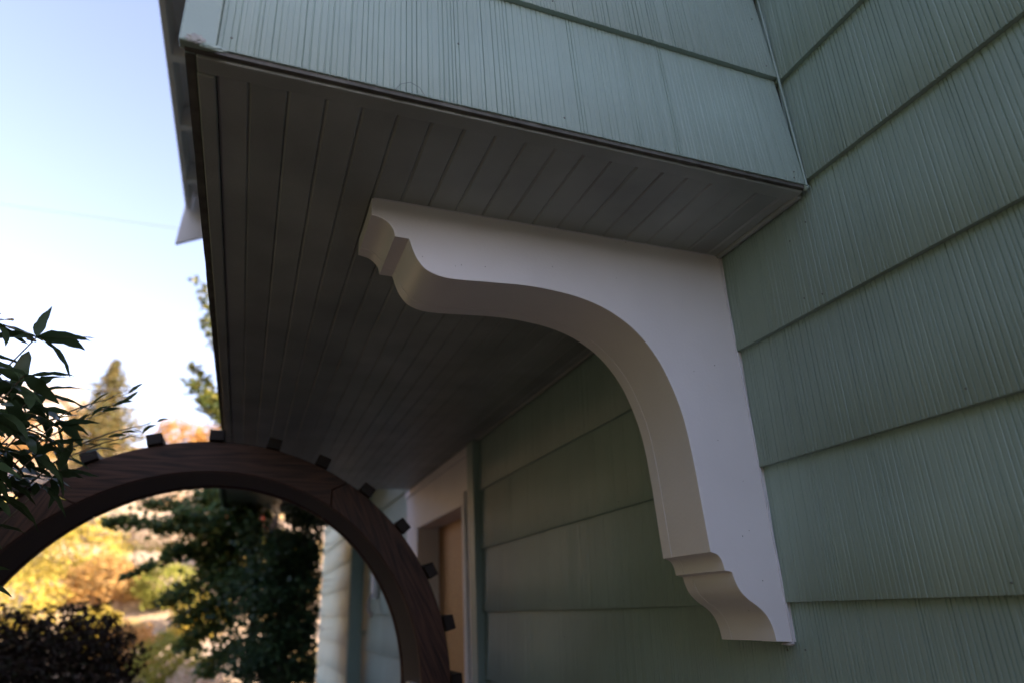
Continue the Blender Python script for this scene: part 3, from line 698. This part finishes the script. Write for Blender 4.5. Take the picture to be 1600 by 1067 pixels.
# shaded mound and brighter shrubs
shrub('laceleaf_mound', -1.62, 6.4, (1.05, 0.9, 0.92), 30000, 0.06, M_LF_MOUND, 'dark brownish mounded laceleaf shrub in shade at the bottom left', 'shrub', 41, asp=0.38, lump=0.24)
shrub('lime_shrub', -1.30, 16.4, (0.72, 0.6, 0.58), 3000, 0.08, M_LF_LIME, 'small lime green shrub right beside the dark brownish mound', 'shrub', 42, zoff=0.05)
shrub('grey_shrub', -0.70, 15.9, (0.55, 0.5, 0.34), 1900, 0.06, M_LF_PALE, 'low pale pinkish flowering plant below the lime green shrub', 'shrub', 43)
shrub('orange_shrub', -3.45, 21.0, (1.0, 0.9, 0.80), 4200, 0.10, M_LF_ORANGE, 'rounded orange shrub in full sun in the middle of the slope', 'shrub', 44, zoff=-0.25, lump=0.12)
hs = [(-5.0, 19.6, 1.1, M_LF_YELLOW, 'yellow shrub low on the slope at the left foot of the arch'), (-4.5, 22.6, 1.2, M_LF_YELLOW, 'broad yellow shrub on the slope just left of the orange shrub'),
      (-6.2, 23.4, 1.4, M_LF_LIME, 'yellow-green shrub at the far left of the slope seen inside the arch'), (-5.2, 26.0, 1.2, M_LF_LIME, 'yellow-green shrub on the slope above the broad yellow shrub'),
      (-3.1, 18.6, 0.6, M_LF_YELLOW, 'small yellow shrub below the orange shrub'), (-1.9, 20.4, 0.8, M_LF_LIME, 'yellow-green shrub on the slope right of the orange shrub'),
      (-2.2, 17.3, 0.65, M_LF_ORANGE, 'small orange shrub at the foot of the slope behind the lime shrub'), (-0.9, 18.8, 0.7, M_LF_YELLOW, 'small yellow shrub glimpsed behind the maple branches'), (-0.2, 22.5, 1.0, M_LF_LIME, 'yellow-green shrub behind the dark shrub by the house'), (0.9, 21.0, 1.1, M_LF_YELLOW, 'yellow shrub in the gap beside the far house corner')]
for i, (x, y, s_, m, lab) in enumerate(hs):
    shrub('slope_shrub', x, y, (s_, s_*0.9, s_*0.8), 2200, 0.11, m, lab, 'shrub', 60+i, 'shrubs on the sunny slope')
for i, (x, y, s_, lab) in enumerate([(-3.9, 25.4, 1.2, 'pale straw bush on the slope above the orange shrub'), (-2.4, 24.8, 1.1, 'pale pinkish bush on the slope right of the straw bush'), (-3.2, 28.6, 1.3, 'pale bush highest on the slope under the arch crown'),
                              (-1.2, 26.8, 1.1, 'pale bush on the slope behind the upper maple branches'), (-2.6, 22.6, 0.7, 'small pale bush beside the orange shrub')]):
    shrub('pale_shrub', x, y, (s_, s_*0.9, s_*0.5), 1900, 0.11, M_LF_PALE, lab, 'shrub', 80+i, 'pale bushes on the slope')
for i, (x, y, s_, lab) in enumerate([(-9.6, 34.5, 1.7, 'tan bush on the hill below the far white house'), (-7.6, 36.5, 1.5, 'tan bush on the hill left of the conifer'), (-3.9, 38, 1.3, 'tan bush on the hilltop right of the conifer'), (-2.2, 39, 1.1, 'tan bush on the hilltop next to the overhang edge')]):
    shrub('hilltop_shrub', x, y, (s_, s_, s_*0.7), 1600, 0.18, M_LF_ORANGE, lab, 'shrub', 100+i, 'tan bushes near the hilltop')
shrub('red_maple', -0.12, 26.0, (0.8, 0.7, 0.6), 2400, 0.10, M_LF_RED, 'red leaved shrub just under the far end of the porch roof', 'shrub', 120, zoff=-0.15)

# unseen hedges added left of and behind the camera to cut sky and sun
M_LF_SHADE_HEDGE = leafmat('shade_hedge_leaf', [(0.02, 0.035, 0.014), (0.04, 0.06, 0.022), (0.06, 0.075, 0.03)], 0.5, 0.2)
M_TWIGS = mat('shade_hedge_core_twigs', (0.03, 0.035, 0.02), 0.95, 0.4, 9)
def shade_hedge(a, b, label, seed):
    a, b = Vector(a), Vector(b); hd = empty('shade_hedge', ((a.x+b.x)/2, (a.y+b.y)/2, 0), label, 'shade_hedge')
    box('shade_hedge_core', a + Vector((.2, .2, 0)), b - Vector((.2, .2, .3)), hd, M_TWIGS, 0.1)
    r = np.random.RandomState(seed); P, N = [], []
    for _ in range(9000):
        p = np.array([r.uniform(a.x, b.x), r.uniform(a.y, b.y), r.uniform(0, b.z)]); f = r.randint(3)
        if f == 0: p[0] = (a.x if r.rand() < .5 else b.x) + r.normal()*0.1
        elif f == 1: p[1] = (a.y if r.rand() < .5 else b.y) + r.normal()*0.1
        else: p[2] = b.z - 0.15 + r.normal()*0.15
        P.append(p); N.append(r.normal(size=3) + np.array((0, 0, .4)))
    leaf_cloud('foliage', P, N, 0.15, 0.5, hd, M_LF_SHADE_HEDGE, seed)
shade_hedge((-3.7, -7.0, 0), (-2.75, 1.7, 5.7), 'very tall unseen evergreen screen added on the left to block sky light', 77)
shade_hedge((-3.7, 1.75, 0), (-2.75, 7.2, 4.5), 'lower unseen evergreen screen added left of the round arch for shade', 76)
shade_hedge((-3.6, -8.0, 0), (6.6, -7.1, 2.9), 'unseen evergreen screen added behind the camera to block low sky light', 78)
shade_hedge((6.0, -7.0, 0), (6.9, -0.9, 3.2), 'unseen evergreen screen added at the right rear to block low sun', 79)

# conifer on the hill
def conifer(x, y, tip, seed):
    z = hill(x, y); t = empty('conifer_tree', (x, y, z), 'golden sunlit conifer standing on the hill against the sky', 'tree')
    r = np.random.RandomState(seed); H = tip - z; P, N = [], []; bm = bmesh.new()
    tube_bm(bm, [(x, y, z-0.1), (x, y, z+H*0.5), (x, y, tip)], [0.16, 0.09, 0.012], 7)
    k = 0
    while k < 150:
        f = (k/150.0); zz = z + 0.3 + (H-0.35)*f; L = 2.1*(1-f)**0.85*r.uniform(0.65, 1.15) + 0.06; a = k*2.4 + r.uniform(-.3, .3)
        d = Vector((cos(a), sin(a), 0)); s = Vector((x, y, zz)); e = s + d*L + Vector((0, 0, 0.10*L))
        tube_bm(bm, [s, s.lerp(e, .5) - Vector((0, 0, .08*L)), e], [0.02, 0.012, 0.003], 3)
        for _ in range(int(10 + 34*L)):
            u = r.uniform(0.15, 1.05); p = np.array(s.lerp(e, u)) + r.normal(size=3)*np.array((.12, .12, .07))*(0.4 + L*0.5)
            P.append(p); N.append(r.normal(size=3)*0.6 + np.array((0, 0, 0.6)))
        k += 1
    from_bm('trunk', bm, t, M_BARK, 60); leaf_cloud('crown', P, N, 0.17, 0.45, t, M_LF_CON, seed)
conifer(-5.9, 30.0, 1.5 + 0.351*30.0, 9)

# ------------------------------------------------------------------ white house far up the hill, and cables
fx, fy = -13.2, 40.0; fz = hill(fx, fy) - 0.3
fh = empty('hillside_house', (fx, fy, fz), 'far off white house on the hill half hidden by the near shrub', 'house')
box('wall', (fx-3, fy, fz), (fx+3, fy+6, fz+2.6), fh, M_FARWALL, 0.02)
bm = bmesh.new(); A = [(fx-3.4, fy-0.4, fz+2.55), (fx+3.4, fy-0.4, fz+2.55), (fx+3.4, fy+6.4, fz+2.55), (fx-3.4, fy+6.4, fz+2.55), (fx-3.4, fy+3, fz+4.3), (fx+3.4, fy+3, fz+4.3)]
v = [bm.verts.new(p) for p in A]
for f in ((0, 1, 5, 4), (2, 3, 4, 5), (0, 4, 3), (1, 2, 5), (3, 2, 1, 0)): bm.faces.new([v[i] for i in f])
from_bm('roof', bm, fh, mat('far_tan_roof', (0.40, 0.32, 0.26), 0.85, 0.1))
for dx in (-1.8, 0.2, 1.7):
    wdw = box('window', (fx+dx-0.5, fy-0.05, fz+0.9), (fx+dx+0.5, fy-0.005, fz+2.0), fh, M_FARWALL, 0.01)
    box('pane', (fx+dx-0.42, fy-0.06, fz+0.98), (fx+dx+0.42, fy-0.052, fz+1.92), wdw, M_GLASS, 0.0)
cables = [(26, (-0.335, 0.575), (-0.127, 0.575), 'highest of three thin overhead cables crossing the sky', 0.009),
          (24, (-0.255, 0.378), (-0.100, 0.370), 'middle of three thin overhead cables crossing the sky', 0.013),
          (24, (-0.185, 0.306), (-0.12, 0.307), 'lowest of three thin overhead cables crossing the sky', 0.013)]
for y, (xa, za), (xb_, zb_), lab, rd in cables:
    p0 = Vector((xa*y, y, EYE + za*y)); p1 = Vector((xb_*y, y, EYE + zb_*y)); d = (p1-p0)
    a, b = p0 - d*4, p1 + d*4
    pts = [a.lerp(b, i/16) + Vector((0, 0, 0.15*((2*i/16-1)**2) - 0.0)) for i in range(17)]
    o = tube('overhead_cable', pts, rd, None, M_CABLE, 5); tag(o, lab, 'cable', 'overhead cables')

# ------------------------------------------------------------------ near shrub at the left edge, every leaf its own piece
sx, sy = -1.05, 1.95
bush = empty('leafy_shrub', (sx, sy, 0), 'dark lance-leaved shrub reaching in from the left in front of the arch', 'shrub')
def leaf_mesh(seed):
    r = random.Random(seed); n = 9; bm = bmesh.new(); rows = []
    wmax = r.uniform(0.12, 0.155); curl = r.uniform(-0.45, 0.25); side = r.uniform(-0.12, 0.12); fold = r.uniform(0.12, 0.4)
    for i in range(n+1):
        t = i/n; w = wmax*(sin(pi*t**0.85)**0.8)*(1 - 0.15*t) if 0 < t < 1 else 0.004
        w *= 1 + 0.10*sin(t*17 + seed)
        c = Vector((t, side*sin(t*pi), curl*t*t*0.6 + 0.06*sin(t*pi)))
        rows.append([bm.verts.new(c + Vector((0, -w, w*fold + 0.012*sin(t*21 + seed)))), bm.verts.new(c), bm.verts.new(c + Vector((0, w, w*fold + 0.012*cos(t*19 + seed))))])
    for a, b in zip(rows, rows[1:]):
        bm.faces.new((a[0], a[1], b[1], b[0])); bm.faces.new((a[1], a[2], b[2], b[1]))
    me = bpy.data.meshes.new('leaf'); bm.normal_update(); bm.to_mesh(me); bm.free()
    for p in me.polygons: p.use_smooth = True
    me.materials.append(M_LF_SHRUB); return me
LM = [leaf_mesh(k) for k in range(10)]
def put_leaf(p, d, L, r, roll=None):
    d = Vector(d).normalized(); ref = Vector((0, 0, 1)) if abs(d.z) < 0.95 else Vector((1, 0, 0))
    yv = ref.cross(d).normalized(); zv = d.cross(yv)
    mtx = Matrix((d, yv, zv)).transposed().to_4x4()
    mtx = mtx @ Matrix.Rotation(roll if roll is not None else r.uniform(-0.7, 0.7), 4, 'X')
    o = link('leaf', r.choice(LM), bush); o.scale = (L, L*r.uniform(0.85, 1.15), L); o.rotation_euler = mtx.to_euler(); o.location = p
    return o
def dirpt(rx, rz, y): return Vector((rx*y, y, EYE + rz*y))
lr = random.Random(21)
# tips of the stems: (lateral ratio, height ratio, depth, leaves, spread)
tips = [(-.297, .375, 1.90, 6), (-.315, .300, 1.95, 8), (-.275, .275, 2.05, 8), (-.335, .250, 1.90, 9), (-.300, .225, 2.0, 9), (-.255, .235, 2.1, 7), (-.345, .310, 2.0, 7), (-.250, .262, 2.0, 6),
        (-.290, .185, 2.0, 9), (-.325, .150, 1.9, 9), (-.255, .190, 2.1, 7), (-.345, .205, 1.85, 8), (-.345, .405, 1.85, 5), (-.305, .08, 1.95, 8), (-.34, .03, 1.95, 8), (-.33, -.03, 1.9, 8), (-.235, .215, 2.2, 5), (-.36, .11, 1.9, 8), (-.35, .36, 2.0, 5),
        (-.300, .320, 1.8, 8), (-.325, .275, 1.75, 9), (-.28, .300, 1.9, 7), (-.285, .250, 1.85, 9), (-.325, .215, 1.75, 9), (-.265, .215, 1.95, 9), (-.295, .165, 1.85, 8), (-.335, .120, 1.8, 9), (-.33, .185, 2.2, 9), (-.30, .27, 2.25, 8), (-.235, .195, 2.05, 6)]
base = Vector((sx, sy, 0))
for rx, rz, dy, nl in tips:
    tip = dirpt(rx, rz, dy)
    fork = base.lerp(Vector((sx+0.2, sy, tip.z)), 0.62) + Vector((lr.uniform(-.06, .06), lr.uniform(-.08, .08), 0))
    mid = fork.lerp(tip, 0.55) + Vector((-0.05, 0, -0.02))
    tube('stem', [base, base.lerp(fork, .5) + Vector((lr.uniform(-.03, .03), 0, 0)), fork, mid, tip], [0.011, 0.009, 0.006, 0.0035, 0.0018], bush, M_STEM, 5)
    ax = (tip - mid).normalized()
    a0 = lr.uniform(0, 6.28); e1 = ax.orthogonal().normalized(); e2 = ax.cross(e1)
    for k in range(nl):
        a = a0 + k*2.4; el = lr.uniform(-0.15, 0.75)
        d = (e1*cos(a) + e2*sin(a))*cos(el) + ax*sin(el) + Vector((0, 0, -0.22))
        put_leaf(tip - ax*lr.uniform(0, 0.035), d, lr.uniform(0.08, 0.135), lr)
    for k in range(4):
        p = mid.lerp(tip, lr.uniform(0.05, 0.8)); a = lr.uniform(0, 6.28); d = (e1*cos(a) + e2*sin(a)) + ax*0.5 + Vector((0, 0, -0.25))
        put_leaf(p, d, lr.uniform(0.06, 0.11), lr)
# upright pair on the tallest stem, and the thin side twigs that cross the sky
t0 = dirpt(-.297, .375, 1.90)
put_leaf(t0, (0.02, 0.25, 1), 0.115, lr, 1.4); put_leaf(t0, (1, 0.2, 0.05), 0.13, lr, 0.2); put_leaf(t0, (1, -0.1, -0.75), 0.14, lr, 0.3); put_leaf(t0, (-1, 0.1, -0.05), 0.13, lr, 0.1)
put_leaf(t0 - Vector((0.01, 0, 0.04)), (-0.15, 0.2, -1), 0.13, lr, 1.3)
for (ra, za), (rb, zb), dy in (((-.29, .24), (-.175, .302), 2.05), ((-.27, .225), (-.18, .290), 2.1), ((-.245, .215), (-.135, .262), 2.2), ((-.25, .20), (-.15, .245), 2.2)):
    a, b = dirpt(ra, za, dy), dirpt(rb, zb, dy); md = a.lerp(b, 0.55) + Vector((0, 0, 0.012))
    tube('stem', [a, md, b], [0.0028, 0.002, 0.0008], bush, M_STEM, 5)
    for k in range(7):
        u = 0.25 + 0.75*k/6; p = a.lerp(b, u); d = (b - a).normalized() + Vector((lr.uniform(-.3, .3), lr.uniform(-.5, .5), lr.uniform(-.6, .35)))
        put_leaf(p, d, lr.uniform(0.035, 0.07), lr)

# ------------------------------------------------------------------ a loose bristle stuck under the lowest shake
h0 = Vector((0.128, Y0-0.002, ZS+0.012))
hp = [(0.1500*D, 0.780*D*0+Y0-0.0015, EYE+0.762*D), (0.160*D, Y0-0.004, EYE+0.776*D), (0.175*D, Y0-0.006, EYE+0.7825*D), (0.190*D, Y0-0.005, EYE+0.777*D), (0.199*D, Y0-0.003, EYE+0.765*D)]
o = tube('bristle', hp, 0.0004, None, M_CABLE, 5); tag(o, 'thin curved dark bristle stuck under the lowest shingle of the overhang', 'bristle')
